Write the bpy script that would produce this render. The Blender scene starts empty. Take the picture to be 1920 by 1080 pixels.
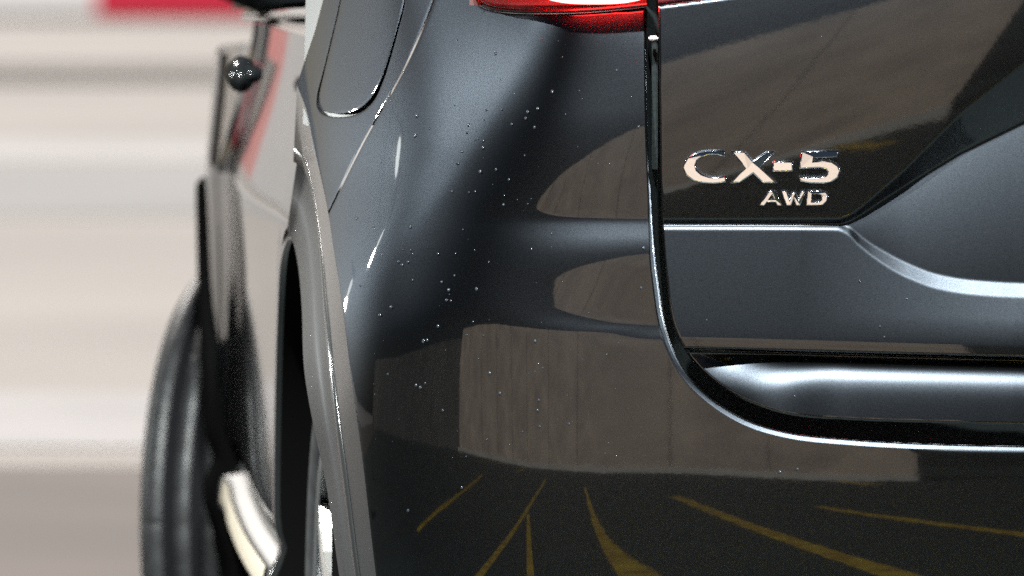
import bpy, bmesh, math, random
import numpy as np
from mathutils import Vector, Matrix
R = math.radians
random.seed(5); rng = np.random.default_rng(5)
S = bpy.context.scene
C = S.collection

# ------------------------------------------------------------------ camera
F = 16900.0            # focal length in photo pixels (1920 wide)
H = 1.2                # camera height
YH = -125.0            # horizon row of the photo
cam_d = bpy.data.cameras.new('camera'); cam = bpy.data.objects.new('camera', cam_d); C.objects.link(cam)
cam.location = (0, 0, H); cam.rotation_euler = (R(90), 0, 0)
cam_d.sensor_width = 36.0; cam_d.sensor_fit = 'HORIZONTAL'
cam_d.lens = F / 1920 * 36.0
cam_d.shift_y = -(540 - YH) / 1920.0
cam_d.clip_start = 0.1; cam_d.clip_end = 2000
cam_d.dof.use_dof = True; cam_d.dof.focus_distance = 9.68; cam_d.dof.aperture_fstop = 8.0
S.camera = cam

# ------------------------------------------------------------------ sky, sun, exposure
SUN = Vector((-0.34, 0.73, 0.60)).normalized()
w = bpy.data.worlds.new('World'); S.world = w; w.use_nodes = True
nt = w.node_tree; nt.nodes.clear()
sky = nt.nodes.new('ShaderNodeTexSky'); sky.sky_type = 'NISHITA'; sky.sun_disc = False
sky.sun_elevation = math.asin(SUN.z); sky.sun_rotation = math.atan2(SUN.x, SUN.y)
sky.air_density = 1.0; sky.dust_density = 3.0; sky.ozone_density = 0.3
bg = nt.nodes.new('ShaderNodeBackground'); bg.inputs[1].default_value = 0.013
ow = nt.nodes.new('ShaderNodeOutputWorld')
nt.links.new(sky.outputs[0], bg.inputs[0]); nt.links.new(bg.outputs[0], ow.inputs[0])
sl = bpy.data.lights.new('sun', 'SUN'); sun = bpy.data.objects.new('sun', sl); C.objects.link(sun)
sl.energy = 5.0; sl.angle = R(1.0); sl.color = (1.0, 0.955, 0.90)
sun.rotation_euler = (-SUN).to_track_quat('-Z', 'Y').to_euler(); sun.location = (0, 0, 40)
S.view_settings.view_transform = 'Standard'; S.view_settings.look = 'None'
S.view_settings.gamma = 1.0; S.view_settings.exposure = 0.75
S.cycles.use_denoising = False      # the photograph has film grain
S.cycles.max_bounces = 10; S.cycles.transparent_max_bounces = 12
S.cycles.sample_clamp_indirect = 4.0

# ------------------------------------------------------------------ materials
def nodes(name):
    m = bpy.data.materials.new(name); m.use_nodes = True
    t = m.node_tree; return m, t, t.nodes['Principled BSDF']
def mat(name, col, rough=0.5, metal=0.0, coat=0.0, spec=0.5, noise=None, bump=None, emit=None):
    m, t, b = nodes(name)
    b.inputs['Base Color'].default_value = (*col, 1); b.inputs['Roughness'].default_value = rough
    b.inputs['Metallic'].default_value = metal; b.inputs['Coat Weight'].default_value = coat
    b.inputs['Specular IOR Level'].default_value = spec
    if emit:
        b.inputs['Emission Color'].default_value = (*emit[0], 1); b.inputs['Emission Strength'].default_value = emit[1]
    tc = t.nodes.new('ShaderNodeTexCoord')
    if noise:
        sc, amp = noise
        n = t.nodes.new('ShaderNodeTexNoise'); n.inputs['Scale'].default_value = sc; n.inputs['Detail'].default_value = 6
        t.links.new(tc.outputs['Object'], n.inputs['Vector'])
        rp = t.nodes.new('ShaderNodeValToRGB')
        rp.color_ramp.elements[0].position = 0.3; rp.color_ramp.elements[1].position = 0.7
        rp.color_ramp.elements[0].color = (*[c * (1 - amp) for c in col], 1)
        rp.color_ramp.elements[1].color = (*[min(1, c * (1 + amp)) for c in col], 1)
        t.links.new(n.outputs['Fac'], rp.inputs[0]); t.links.new(rp.outputs[0], b.inputs['Base Color'])
    if bump:
        sc, st, di = bump
        n2 = t.nodes.new('ShaderNodeTexNoise'); n2.inputs['Scale'].default_value = sc; n2.inputs['Detail'].default_value = 4
        t.links.new(tc.outputs['Object'], n2.inputs['Vector'])
        bp = t.nodes.new('ShaderNodeBump'); bp.inputs['Strength'].default_value = st; bp.inputs['Distance'].default_value = di
        t.links.new(n2.outputs['Fac'], bp.inputs['Height']); t.links.new(bp.outputs[0], b.inputs['Normal'])
    return m
def paint(name='grey_metallic_paint', coat_rough=0.03):
    # metal flake lacquer under a clear coat
    m = bpy.data.materials.new(name); m.use_nodes = True; t = m.node_tree; t.nodes.clear()
    o = t.nodes.new('ShaderNodeOutputMaterial'); mx = t.nodes.new('ShaderNodeMixShader'); fr = t.nodes.new('ShaderNodeFresnel'); fr.inputs[0].default_value = 1.55
    fl = t.nodes.new('ShaderNodeBsdfAnisotropic'); fl.distribution = 'BECKMANN'; fl.inputs['Roughness'].default_value = 0.395
    cc = t.nodes.new('ShaderNodeBsdfAnisotropic'); cc.distribution = 'GGX'; cc.inputs['Roughness'].default_value = coat_rough
    tc = t.nodes.new('ShaderNodeTexCoord')
    n = t.nodes.new('ShaderNodeTexNoise'); n.inputs['Scale'].default_value = 850; n.inputs['Detail'].default_value = 4; n.inputs['Roughness'].default_value = 0.75
    t.links.new(tc.outputs['Object'], n.inputs['Vector'])
    rp = t.nodes.new('ShaderNodeValToRGB')
    rp.color_ramp.elements[0].position = 0.25; rp.color_ramp.elements[1].position = 0.75
    rp.color_ramp.elements[0].color = (0.0078, 0.009, 0.011, 1); rp.color_ramp.elements[1].color = (0.024, 0.0275, 0.033, 1)
    t.links.new(n.outputs['Fac'], rp.inputs[0]); t.links.new(rp.outputs[0], fl.inputs['Color'])
    bp = t.nodes.new('ShaderNodeBump'); bp.inputs['Strength'].default_value = 0.09; bp.inputs['Distance'].default_value = 0.0003
    t.links.new(n.outputs['Fac'], bp.inputs['Height']); t.links.new(bp.outputs[0], fl.inputs['Normal'])
    op = t.nodes.new('ShaderNodeTexNoise'); op.inputs['Scale'].default_value = 70; op.inputs['Detail'].default_value = 2; t.links.new(tc.outputs['Object'], op.inputs['Vector'])
    ob = t.nodes.new('ShaderNodeBump'); ob.inputs['Strength'].default_value = 0.022; ob.inputs['Distance'].default_value = 0.0006
    t.links.new(op.outputs['Fac'], ob.inputs['Height']); t.links.new(ob.outputs[0], cc.inputs['Normal'])
    t.links.new(fr.outputs[0], mx.inputs[0]); t.links.new(fl.outputs[0], mx.inputs[1]); t.links.new(cc.outputs[0], mx.inputs[2]); df = t.nodes.new('ShaderNodeBsdfDiffuse'); df.inputs[0].default_value = (0.0003, 0.0003, 0.0003, 1); ad = t.nodes.new('ShaderNodeAddShader')
    t.links.new(mx.outputs[0], ad.inputs[0]); t.links.new(df.outputs[0], ad.inputs[1]); t.links.new(ad.outputs[0], o.inputs[0])
    return m
M = {}
M['paint'] = paint(); M['paint_side'] = paint('dusty_grey_metallic_paint', 0.05)
M['chrome'] = mat('chrome', (0.58, 0.58, 0.60), 0.05, 1.0)
M['black'] = mat('black_plastic', (0.012, 0.013, 0.014), 0.35)
def plain(name, col, fac, rough, gcol=(1, 1, 1), noise=None):
    m = bpy.data.materials.new(name); m.use_nodes = True; t = m.node_tree; t.nodes.clear()
    o = t.nodes.new('ShaderNodeOutputMaterial'); mx = t.nodes.new('ShaderNodeMixShader'); mx.inputs[0].default_value = fac
    d = t.nodes.new('ShaderNodeBsdfDiffuse'); d.inputs[0].default_value = (*col, 1); gl = t.nodes.new('ShaderNodeBsdfAnisotropic'); gl.inputs['Roughness'].default_value = rough
    gl.inputs['Color'].default_value = (*gcol, 1)
    tc = t.nodes.new('ShaderNodeTexCoord'); n = t.nodes.new('ShaderNodeTexNoise'); n.inputs['Scale'].default_value = noise or 300; n.inputs['Detail'].default_value = 5
    t.links.new(tc.outputs['Object'], n.inputs['Vector']); rp = t.nodes.new('ShaderNodeValToRGB')
    rp.color_ramp.elements[0].position = .3; rp.color_ramp.elements[1].position = .7
    rp.color_ramp.elements[0].color = (*[c*.6 for c in col], 1); rp.color_ramp.elements[1].color = (*[c*1.4 for c in col], 1)
    t.links.new(n.outputs['Fac'], rp.inputs[0]); t.links.new(rp.outputs[0], d.inputs[0])
    bp = t.nodes.new('ShaderNodeBump'); bp.inputs['Strength'].default_value = .3; bp.inputs['Distance'].default_value = .0004
    t.links.new(n.outputs['Fac'], bp.inputs['Height']); t.links.new(bp.outputs[0], gl.inputs['Normal'])
    t.links.new(d.outputs[0], mx.inputs[1]); t.links.new(gl.outputs[0], mx.inputs[2]); t.links.new(mx.outputs[0], o.inputs[0]); return m
M['handle'] = plain('black_handle', (0.004, 0.0045, 0.005), 0.035, 0.12)
M['mirror'] = plain('mirror_shell', (0.004, 0.0045, 0.005), 0.02, 0.2)
M['gloss_black'] = mat('gloss_black_plastic', (0.012, 0.013, 0.015), 0.06, coat=0.4)
M['cladding'] = mat('satin_black_plastic', (0.010, 0.0105, 0.011), 0.20, spec=0.22, bump=(350, 0.12, 0.0004))
M['dusty'] = plain('dusty_black_plastic', (0.005, 0.0065, 0.007), 0.006, 0.5, noise=420)
M['rubber'] = plain('tyre_rubber', (0.016, 0.0165, 0.018), 0.03, 0.5, noise=40)
M['rubber_groove'] = mat('tyre_groove', (0.004, 0.004, 0.005), 0.9, spec=0.1)
M['alloy'] = mat('silver_alloy', (0.72, 0.71, 0.69), 0.25, 0.9)
M['alloy_dark'] = mat('grey_alloy', (0.10, 0.105, 0.11), 0.35, 0.8)
M['asphalt'] = mat('asphalt', (0.017, 0.025, 0.026), 0.9, noise=(1.4, 0.35), bump=(60, 0.6, 0.01))
M['brown'] = mat('brown_paving', (0.088, 0.070, 0.061), 0.9, noise=(0.8, 0.25))
M['concrete'] = mat('pale_concrete', (0.285, 0.266, 0.248), 0.9, noise=(0.16, 0.16))
M['band_white'] = mat('white_road_paint', (0.30, 0.29, 0.295), 0.8, noise=(1.5, 0.12))
M['band_grey'] = mat('blue_grey_asphalt', (0.232, 0.229, 0.229), 0.9, noise=(0.5, 0.12))
M['kerb'] = mat('brown_kerb_stone', (0.045, 0.034, 0.028), 0.9, noise=(2, 0.2))
M['yellow'] = mat('yellow_road_paint', (1.0, 0.47, 0.02), 0.7, noise=(9, 0.6))
M['wall'] = mat('cream_render', (0.70, 0.60, 0.51), 0.85, noise=(1.1, 0.22))
M['grey_wall'] = mat('grey_render', (0.72, 0.72, 0.68), 0.9, noise=(0.5, 0.15))
M['white_wall'] = mat('white_render', (0.62, 0.59, 0.56), 0.8, noise=(0.3, 0.06))
M['well'] = bpy.data.materials.new('wheel_well_lining'); M['well'].use_nodes = True
_t = M['well'].node_tree; _t.nodes.clear(); _o = _t.nodes.new('ShaderNodeOutputMaterial'); _d = _t.nodes.new('ShaderNodeBsdfDiffuse'); _d.inputs[0].default_value = (0.003, 0.003, 0.003, 1); _t.links.new(_d.outputs[0], _o.inputs[0])
M['red_panel'] = mat('red_paving', (0.52, 0.05, 0.085), 0.5, noise=(0.6, 0.1))
M['bark'] = mat('bark', (0.07, 0.05, 0.035), 0.9, noise=(9, 0.4))
M['leaf'] = mat('leaves', (0.035, 0.06, 0.022), 0.6, noise=(3, 0.5))
def glass_mat(name, col, ior, rough=0.0):
    m, t, b = nodes(name); b.inputs['Base Color'].default_value = (*col, 1); b.inputs['Transmission Weight'].default_value = 1.0
    b.inputs['IOR'].default_value = ior; b.inputs['Roughness'].default_value = rough; return m
M['water'] = plain('water', (0.010, 0.012, 0.015), 0.012, 0.18)
M['tint'] = mat('tinted_glass', (0.006, 0.007, 0.008), 0.02, spec=0.5)
def lens_mat():
    m = bpy.data.materials.new('red_lens'); m.use_nodes = True; t = m.node_tree; t.nodes.clear()
    o = t.nodes.new('ShaderNodeOutputMaterial'); mx = t.nodes.new('ShaderNodeMixShader'); fr = t.nodes.new('ShaderNodeFresnel')
    tr = t.nodes.new('ShaderNodeBsdfTransparent'); tr.inputs[0].default_value = (0.90, 0.075, 0.07, 1)
    gl = t.nodes.new('ShaderNodeBsdfGlossy'); gl.inputs['Roughness'].default_value = 0.02
    fr.inputs[0].default_value = 1.5
    t.links.new(fr.outputs[0], mx.inputs[0]); t.links.new(tr.outputs[0], mx.inputs[1]); t.links.new(gl.outputs[0], mx.inputs[2])
    t.links.new(mx.outputs[0], o.inputs[0]); return m
M['lens'] = lens_mat()
M['lamp_body'] = mat('lamp_reflector', (0.012, 0.0008, 0.001), 0.6)
M['lamp_rim'] = mat('lamp_rim', (0.02, 0.004, 0.006), 0.08, coat=0.5)
M['lamp_on'] = mat('lit_lamp', (0.5, 0.1, 0.1), 0.5, emit=((1.0, 0.27, 0.25), 48.0))

# ------------------------------------------------------------------ helpers
def tag(o, label=None, cat=None, group=None, kind=None):
    for k, v in (('label', label), ('category', cat), ('group', group), ('kind', kind)):
        if v: o[k] = v
    return o
def link(o, parent=None):
    C.objects.link(o)
    if parent is not None:
        o.parent = parent; o.matrix_parent_inverse = parent.matrix_world.inverted()
    return o
def empty(name, loc):
    o = bpy.data.objects.new(name, None); o.location = loc; o.matrix_world = Matrix.Translation(loc); return link(o)
def meshobj(name, V, Fc, material, parent=None, smooth=True):
    me = bpy.data.meshes.new(name); me.from_pydata([tuple(map(float, v)) for v in V], [], Fc); me.validate()
    if smooth: me.polygons.foreach_set('use_smooth', [True] * len(me.polygons))
    me.materials.append(material); me.update()
    return link(bpy.data.objects.new(name, me), parent)
def bmobj(name, bm, material, parent=None, smooth=False):
    me = bpy.data.meshes.new(name); bmesh.ops.recalc_face_normals(bm, faces=bm.faces); bm.to_mesh(me); bm.free()
    if smooth: me.polygons.foreach_set('use_smooth', [True] * len(me.polygons))
    me.materials.append(material); return link(bpy.data.objects.new(name, me), parent)
def box_bm(bm, lo, hi, bev=0.0):
    r = bmesh.ops.create_cube(bm, size=1.0); lo = Vector(lo); hi = Vector(hi)
    for v in r['verts']:
        v.co = Vector((lo[i] + (v.co[i] + 0.5) * (hi[i] - lo[i]) for i in range(3)))
    if bev > 0:
        es = list({e for v in r['verts'] for e in v.link_edges})
        bmesh.ops.bevel(bm, geom=es, offset=bev, segments=2, affect='EDGES')
def box(name, lo, hi, material, parent=None, bev=0.0):
    bm = bmesh.new(); box_bm(bm, lo, hi, bev); return bmobj(name, bm, material, parent)
def P(x, y, d):
    s = d / F
    return np.stack([(x - 960) * s, d + 0 * s, H - (y - YH) * s], -1)
def pchip(xk, yk, x):
    xk = np.asarray(xk, float); yk = np.asarray(yk, float); x = np.asarray(x, float)
    h = np.diff(xk); dl = np.diff(yk) / h
    m = np.zeros_like(yk)
    for i in range(1, len(xk) - 1):
        if dl[i - 1] * dl[i] > 0:
            w1 = 2 * h[i] + h[i - 1]; w2 = h[i] + 2 * h[i - 1]
            m[i] = (w1 + w2) / (w1 / dl[i - 1] + w2 / dl[i])
    m[0] = dl[0]; m[-1] = dl[-1]
    xc = np.clip(x, xk[0], xk[-1]); i = np.clip(np.searchsorted(xk, xc) - 1, 0, len(xk) - 2)
    t = (xc - xk[i]) / h[i]; a = yk[i]; b = yk[i + 1]
    return (2*t**3 - 3*t**2 + 1)*a + (t**3 - 2*t**2 + t)*h[i]*m[i] + (-2*t**3 + 3*t**2)*b + (t**3 - t**2)*h[i]*m[i+1]
def curve2(pts, n=12):                       # Catmull-Rom through 2-D / 3-D points
    p = np.asarray(pts, float); q = np.vstack([2*p[0]-p[1], p, 2*p[-1]-p[-2]]); out = []
    for i in range(1, len(q) - 2):
        # centripetal-like tangents
        d0 = np.linalg.norm(q[i]-q[i-1])**.5 + 1e-9; d1 = np.linalg.norm(q[i+1]-q[i])**.5 + 1e-9; d2 = np.linalg.norm(q[i+2]-q[i+1])**.5 + 1e-9
        m1 = (q[i]-q[i-1])/d0 - (q[i+1]-q[i-1])/(d0+d1) + (q[i+1]-q[i])/d1
        m2 = (q[i+1]-q[i])/d1 - (q[i+2]-q[i])/(d1+d2) + (q[i+2]-q[i+1])/d2
        for t in np.linspace(0, 1, n, endpoint=False):
            out.append((2*t**3-3*t**2+1)*q[i] + (t**3-2*t**2+t)*m1*d1 + (-2*t**3+3*t**2)*q[i+1] + (t**3-t**2)*m2*d1)
    out.append(q[-2]); return np.array(out)
class Table:                                 # bicubic look-up of a depth table
    def __init__(s, x0, dx, y0, dy, A): s.x0, s.dx, s.y0, s.dy, s.A = x0, dx, y0, dy, A
    def __call__(s, x, y):
        x = np.asarray(x, float); y = np.asarray(y, float)
        u = np.clip((x - s.x0)/s.dx, 1, s.A.shape[1]-3.001); v = np.clip((y - s.y0)/s.dy, 1, s.A.shape[0]-3.001)
        i = u.astype(int); j = v.astype(int); fu = u-i; fv = v-j
        def wts(t): return (-.5*t**3+t**2-.5*t, 1.5*t**3-2.5*t**2+1, -1.5*t**3+2*t**2+.5*t, .5*t**3-.5*t**2)
        wu = wts(fu); wv = wts(fv); o = 0
        for b in range(4):
            r = 0
            for a in range(4): r = r + wu[a]*s.A[j+b-1, i+a-1]
            o = o + wv[b]*r
        return o
def sdist(X, Y, poly):                       # signed distance to a closed polygon, negative inside
    p = np.asarray(poly, float); best = np.full(X.shape, 1e9); ins = np.zeros(X.shape, bool)
    for i in range(len(p)):
        a = p[i]; b = p[(i+1) % len(p)]; e = b-a; L = e @ e
        if L < 1e-12: continue
        t = np.clip(((X-a[0])*e[0] + (Y-a[1])*e[1])/L, 0, 1)
        best = np.minimum(best, (X-a[0]-t*e[0])**2 + (Y-a[1]-t*e[1])**2)
        if a[1] != b[1]:
            c = ((a[1] > Y) != (b[1] > Y)) & (X < (b[0]-a[0])*(Y-a[1])/(b[1]-a[1]) + a[0])
            ins ^= c
    best = np.sqrt(best); return np.where(ins, -best, best)
RU = np.linspace(0, 1, 200)
_g = 0.52*np.clip(RU/.3, 0, 1)**2*(3-2*np.clip(RU/.3, 0, 1)) + 5.0*np.clip((RU-.82)/.18, 0, 1)**2
RD = np.cumsum(_g)/200; RD = RD - RD[0]
def patch(name, xs, ys, depth, polys, material, parent, roll=(0, 0), to3=P, roll_at=None):
    """height field over (x, y) trimmed to polys[0] minus polys[1:]; the edge rolls back over roll[0] px by roll[1] m"""
    xs = np.asarray(xs, float); ys = np.asarray(ys, float); X, Y = np.meshgrid(xs, ys)
    sd = sdist(X, Y, polys[0])
    for h in polys[1:]: sd = np.maximum(sd, -sdist(X, Y, h))
    D = depth(X, Y)
    if roll[0]:
        rw = np.ones_like(X) if roll_at is None else roll_at(X, Y)
        u = np.clip((sd + roll[0]*rw)/(roll[0]*rw), 0, 0.985); D = D + roll[1]*rw*np.interp(u, RU, RD)
    V = to3(X, Y, D).reshape(-1, 3); sf = sd.reshape(-1); nx = len(xs); ny = len(ys)
    J, I = np.meshgrid(np.arange(nx-1), np.arange(ny-1)); a = (I*nx + J).reshape(-1)
    q = np.stack([a, a+nx, a+nx+1, a+1], -1); neg = (sf[q] < 0); cnt = neg.sum(1)
    faces = q[cnt == 4].tolist(); V = list(map(tuple, V.tolist())); ed = {}
    Vn = V
    for c in q[(cnt > 0) & (cnt < 4)].tolist():
        poly = []
        for k in range(4):
            i0 = c[k]; i1 = c[(k+1) % 4]; s0 = sf[i0]; s1 = sf[i1]
            if s0 < 0: poly.append(i0)
            if (s0 < 0) != (s1 < 0):
                key = (min(i0, i1), max(i0, i1))
                if key not in ed:
                    t = s0/(s0-s1); p0 = Vn[i0]; p1 = Vn[i1]
                    ed[key] = len(Vn); Vn.append(tuple(p0[m]+t*(p1[m]-p0[m]) for m in range(3)))
                poly.append(ed[key])
        if len(poly) >= 3: faces.append(poly)
    used = sorted({i for f in faces for i in f}); mp = {o: n for n, o in enumerate(used)}
    return meshobj(name, [Vn[i] for i in used], [[mp[i] for i in f] for f in faces], material, parent)
def loft(name, rows, material, parent, smooth=True, close=False):
    rows = [np.asarray(r) for r in rows]; n = len(rows[0]); V = np.vstack(rows); Fc = []
    for i in range(len(rows)-1):
        for j in range(n-1 + (1 if close else 0)):
            k = (j+1) % n; Fc.append([i*n+j, i*n+k, (i+1)*n+k, (i+1)*n+j])
    return meshobj(name, V, Fc, material, parent, smooth)
def lines(*segs):                            # (start, stop, step) pieces -> grid lines
    o = []
    for a, b, s in segs: o += list(np.arange(a, b, s))
    o.append(segs[-1][1]); return np.array(o)
def logi(t): return 1/(1+np.exp(-np.clip(t, -40, 40)))
s0 = 9.66 / F

# ------------------------------------------------------------------ the setting
g = box('ground', (-400, -120, -0.3), (400, 600, 0.0), M['asphalt']); tag(g, kind='structure')
def slab(name, x0, y0, x1, y1, z, m, parent=None):
    o = box(name, (x0, y0, z-0.05 if parent is None else z-0.003), (x1, y1, z), m, parent)
    if parent is None: tag(o, kind='structure')
    return o
road = slab('road', -300, 20.2, 300, 72.0, 0.004, M['concrete'])
slab('road_band', -300, 20.9, 300, 23.4, 0.008, M['band_white'], road)
slab('road_band', -300, 38.0, 300, 46.5, 0.008, M['band_grey'], road)
slab('road_band', -300, 47.5, 300, 52.0, 0.008, M['band_white'], road)
k = box('kerb', (-300, 72.0, -0.05), (300, 80.0, 0.03), M['kerb']); tag(k, kind='structure')
k = slab('pavement', -300, 80.0, 300, 128.0, 0.034, M['concrete'])
st = empty('storefront', (-6, 128, 0.03)); tag(st, 'storefront far across the road with a lit red sign panel', 'building')
M['sign_left'] = mat('lit_pink_red_sign', (0.6, 0.08, 0.1), 0.4, emit=((0.93, 0.42, 0.38), 0.5))
M['sign'] = mat('lit_red_sign', (0.6, 0.05, 0.08), 0.4, emit=((0.80, 0.045, 0.085), 0.42))
M['glow_white'] = mat('glowing_white_wall', (0.6, 0.6, 0.58), 0.4, emit=((1.0, 0.95, 0.9), 0.42))  # glow added so the shaded white front looks lit; not a sign
box('red_sign', (-5.9, 127.9, 0.06), (30, 128.6, 2.0), M['sign'], st)
box('glow_wall', (-8.2, 127.92, 0.06), (-5.9, 128.6, 2.0), M['glow_white'], st)
box('red_sign', (-13, 127.9, 0.06), (-8.2, 128.6, 2.0), M['sign_left'], st)
box('glow_wall', (-30, 127.92, 2.02), (30, 128.6, 6.0), M['glow_white'], st)
box('glow_wall', (-30, 127.92, 0.06), (-13, 128.6, 2.0), M['glow_white'], st)
box('wall', (-60, 128.6, 0.03), (60, 140, 8.0), M['white_wall'], st)
slab('brown_paving', -60, 13.9, 30, 20.2, 0.003, M['brown'])
# the cream wall behind the camera, seen mirrored in the paint
WY, WR, WH = -10.4, 1.3, 5.6
wl = empty('boundary_wall', (-14, WY-0.3, 0)); tag(wl, 'long cream rendered wall mirrored in the rear of the car', 'wall')
x_end = -26.2
box('plinth', (x_end, WY-0.5, -0.02), (WR, WY+0.04, 0.22), M['grey_wall'], wl)
x = WR; wi = 0
while x > -25:
    wdt = [2.9, 2.3, 2.6, 3.1][wi % 4]; wi += 1
    box('wall_panel', (x-wdt+0.02, WY-0.4, 0.22), (x-0.02, WY, WH), M['wall'], wl, bev=0.006); x -= wdt
box('backing', (x, WY-0.5, 0.22), (WR, WY-0.06, WH-0.02), M['grey_wall'], wl)
sw = empty('side_wall', (-33, -2, 0)); tag(sw, 'grey rendered wall beside the parking lot, mirrored in the bumper corner', 'wall')
for i in range(14):
    o = box('wall_panel', (i*2.6+.02, -.4, 0), (i*2.6+2.58, 0, 5.2), M['grey_wall'], None, bev=0.006)
    o.data.transform(Matrix.Translation((-27.5, -12, 0)) @ Matrix.Rotation(R(122), 4, 'Z') @ Matrix.Diagonal((1, -1, 1, 1))); o.parent = sw; o.matrix_parent_inverse = sw.matrix_world.inverted()
# yellow bay lines on the asphalt
def yline(x0, y0, x1, y1, wd=0.11):
    a = Vector((x0, y0, 0)); b = Vector((x1, y1, 0)); t = (b-a).normalized(); n = Vector((-t.y, t.x, 0))*wd/2
    V = [a-n, b-n, b+n, a+n]; V = [(v.x, v.y, 0.0) for v in V] + [(v.x, v.y, 0.004) for v in V]
    return meshobj('bay_line', V, [[3,2,1,0],[4,5,6,7],[0,1,5,4],[1,2,6,5],[2,3,7,6],[3,0,4,7]], M['yellow'], g, False)
for a_, b_, wd_ in (((-5.9, -2.2), (-1.45, 8.7), .10), ((-2.75, 5.25), (-0.7, 8.5), .09), ((-2.9, -0.4), (-0.05, 8.4), .08), ((-1.4, 1.7), (0.75, 8.4), .11),
                    ((0.0, 2.5), (1.6, 7.6), .11), ((-8.6, 1.4), (-3.2, 8.4), .10), ((-0.1, -9.8), (0.5, -6.6), .30), ((-9.6, -4.0), (-12.6, -10.0), .12), ((-15.0, -4.0), (-15.4, -10.0), .12), ((3.2, 2.0), (4.4, 7.6), .11)):
    yline(*a_, *b_, wd_)
# trees at the right-hand end of the wall
def tree(x, y, hgt, rad, seed, label):
    r = random.Random(seed); t = empty('tree', (x, y, 0)); tag(t, label, 'tree', 'trees past the end of the wall')
    rows = []; n = 10
    for k in range(9):
        z = hgt*0.62*k/8; rr = 0.17*(1-0.6*k/8)+ (0.08 if k == 0 else 0)
        rows.append([(x+0.12*math.sin(k*.7+seed)+rr*math.cos(a), y+0.1*math.cos(k*.9)+rr*math.sin(a), z) for a in np.linspace(0, 2*math.pi, n, endpoint=False)])
    loft('trunk', rows, M['bark'], t, close=True)
    V = []; Fc = []
    cl = [(x+r.gauss(0, rad*.45), y+r.gauss(0, rad*.45), hgt*(0.62+0.34*r.random()*1.0)-0.4, rad*r.uniform(.25, .48)) for _ in range(26)]
    for _ in range(5200):
        c = r.choice(cl); v = Vector((r.gauss(0, 1), r.gauss(0, 1), r.gauss(0, .8))).normalized()*c[3]*r.random()**.4
        p = Vector(c[:3])+v; a = Vector((r.gauss(0, 1), r.gauss(0, 1), r.gauss(0, 1))).normalized()*0.13
        b = a.cross(Vector((r.gauss(0, 1), r.gauss(0, 1), r.gauss(0, 1)))).normalized()*0.055
        i = len(V); V += [p-a, p+b, p+a, p-b]; Fc.append([i, i+1, i+2, i+3])
    meshobj('crown', V, Fc, M['leaf'], t, False)
tree(4.3, -9.4, 6.2, 2.4, 3, 'leafy tree next to the end of the cream wall')
tree(8.6, -11.5, 7.0, 2.8, 8, 'taller leafy tree further from the cream wall')

# lit street lamps, mirrored as hot spots in the paint and the chrome
M['post'] = mat('grey_post', (0.10, 0.10, 0.10), 0.8, spec=0.1)
def street_lamp(foot, heads, watts, rad, label, col=(0.95, 1.0, 0.97), aim=None, cone=36):
    t = empty('street_lamp', (*foot, 0)); tag(t, label, 'street lamp', 'lit street lamps around the parking bay')
    m = mat('lit_bulb', (0.8, 0.8, 0.8), 0.4, emit=(col, watts*(0.004 if aim else 1)/(4*math.pi**2*rad*rad)))
    th = np.linspace(0, 2*math.pi, 16, endpoint=False); top = max(h[2] for h in heads)+.25
    loft('post', [[(foot[0]+r_*math.cos(a), foot[1]+r_*math.sin(a), z) for a in th] for z, r_ in ((0, .08), (.25, .075), (.3, .035), (top, .028))], M['post'], t, close=True)
    for h in heads:
        A = Vector((foot[0], foot[1], top-.04)); B = Vector((h[0], h[1], h[2]+rad+.08)); rows = []
        for f in np.linspace(0, 1, 8):
            c = A.lerp(B, f); rows.append([(c.x+.014*math.cos(a), c.y+.014*math.cos(a+1.5), c.z+.03*math.sin(f*3)+.016*math.sin(a)) for a in th])
        loft('arm', rows, M['post'], t, close=True)
        box('lamp_head', (h[0]-.2, h[1]-.16, h[2]+rad+.02), (h[0]+.2, h[1]+.16, h[2]+rad+.13), M['post'], t, .02)
        bm = bmesh.new(); bmesh.ops.create_uvsphere(bm, u_segments=16, v_segments=10, radius=rad, matrix=Matrix.Translation(h)); bmobj('bulb', bm, m, t, True)
        if aim:
            ld_ = bpy.data.lights.new('lamp_light', 'SPOT'); lo = bpy.data.objects.new('lamp_light', ld_); lo.location = (h[0], h[1], h[2]-rad*2-.03)
            ld_.energy = watts; ld_.color = col; ld_.shadow_soft_size = rad; ld_.spot_size = R(cone); ld_.spot_blend = 0.6
            lo.rotation_euler = (Vector(aim)-lo.location).to_track_quat('-Z', 'Y').to_euler(); lo.matrix_world = Matrix.Translation(lo.location) @ lo.rotation_euler.to_matrix().to_4x4()
            link(lo, t)
street_lamp((-8.2, 11.2), [(-7.2, 10.8, 6.35)], 2300, .12, 'tallest lit street lamp left of the car', aim=(0.1, 9.75, .95), cone=26)
street_lamp((-6.9, 15.8), [(-6.9, 14.7, 3.2)], 620, .13, 'low lit street lamp left of the car', aim=(-.1, 9.8, .9), cone=40)
street_lamp((-6.4, 16.9), [(-6.2, 16.5, 2.05)], 700, .19, 'shortest lit street lamp left of the car', aim=(-.1, 9.8, .8), cone=40)
street_lamp((4.6, 5.6), [(-1.4, 5.5, 6.4), (0.3, 5.4, 6.4)], 6400, .12, 'lit twin headed street lamp behind the car', aim=(.35, 9.6, .95), cone=38)
street_lamp((5.0, 8.3), [(4.5, 8.1, 2.3)], 3200, .12, 'lowest lit street lamp right of the parking bay', aim=(.3, 9.6, .8), cone=30)

# ------------------------------------------------------------------ the car
car = empty('parked_car', (0.62, 11.7, 0)); tag(car, 'dark grey metallic car seen from its rear corner with lit tail lamp', 'car')

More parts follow.
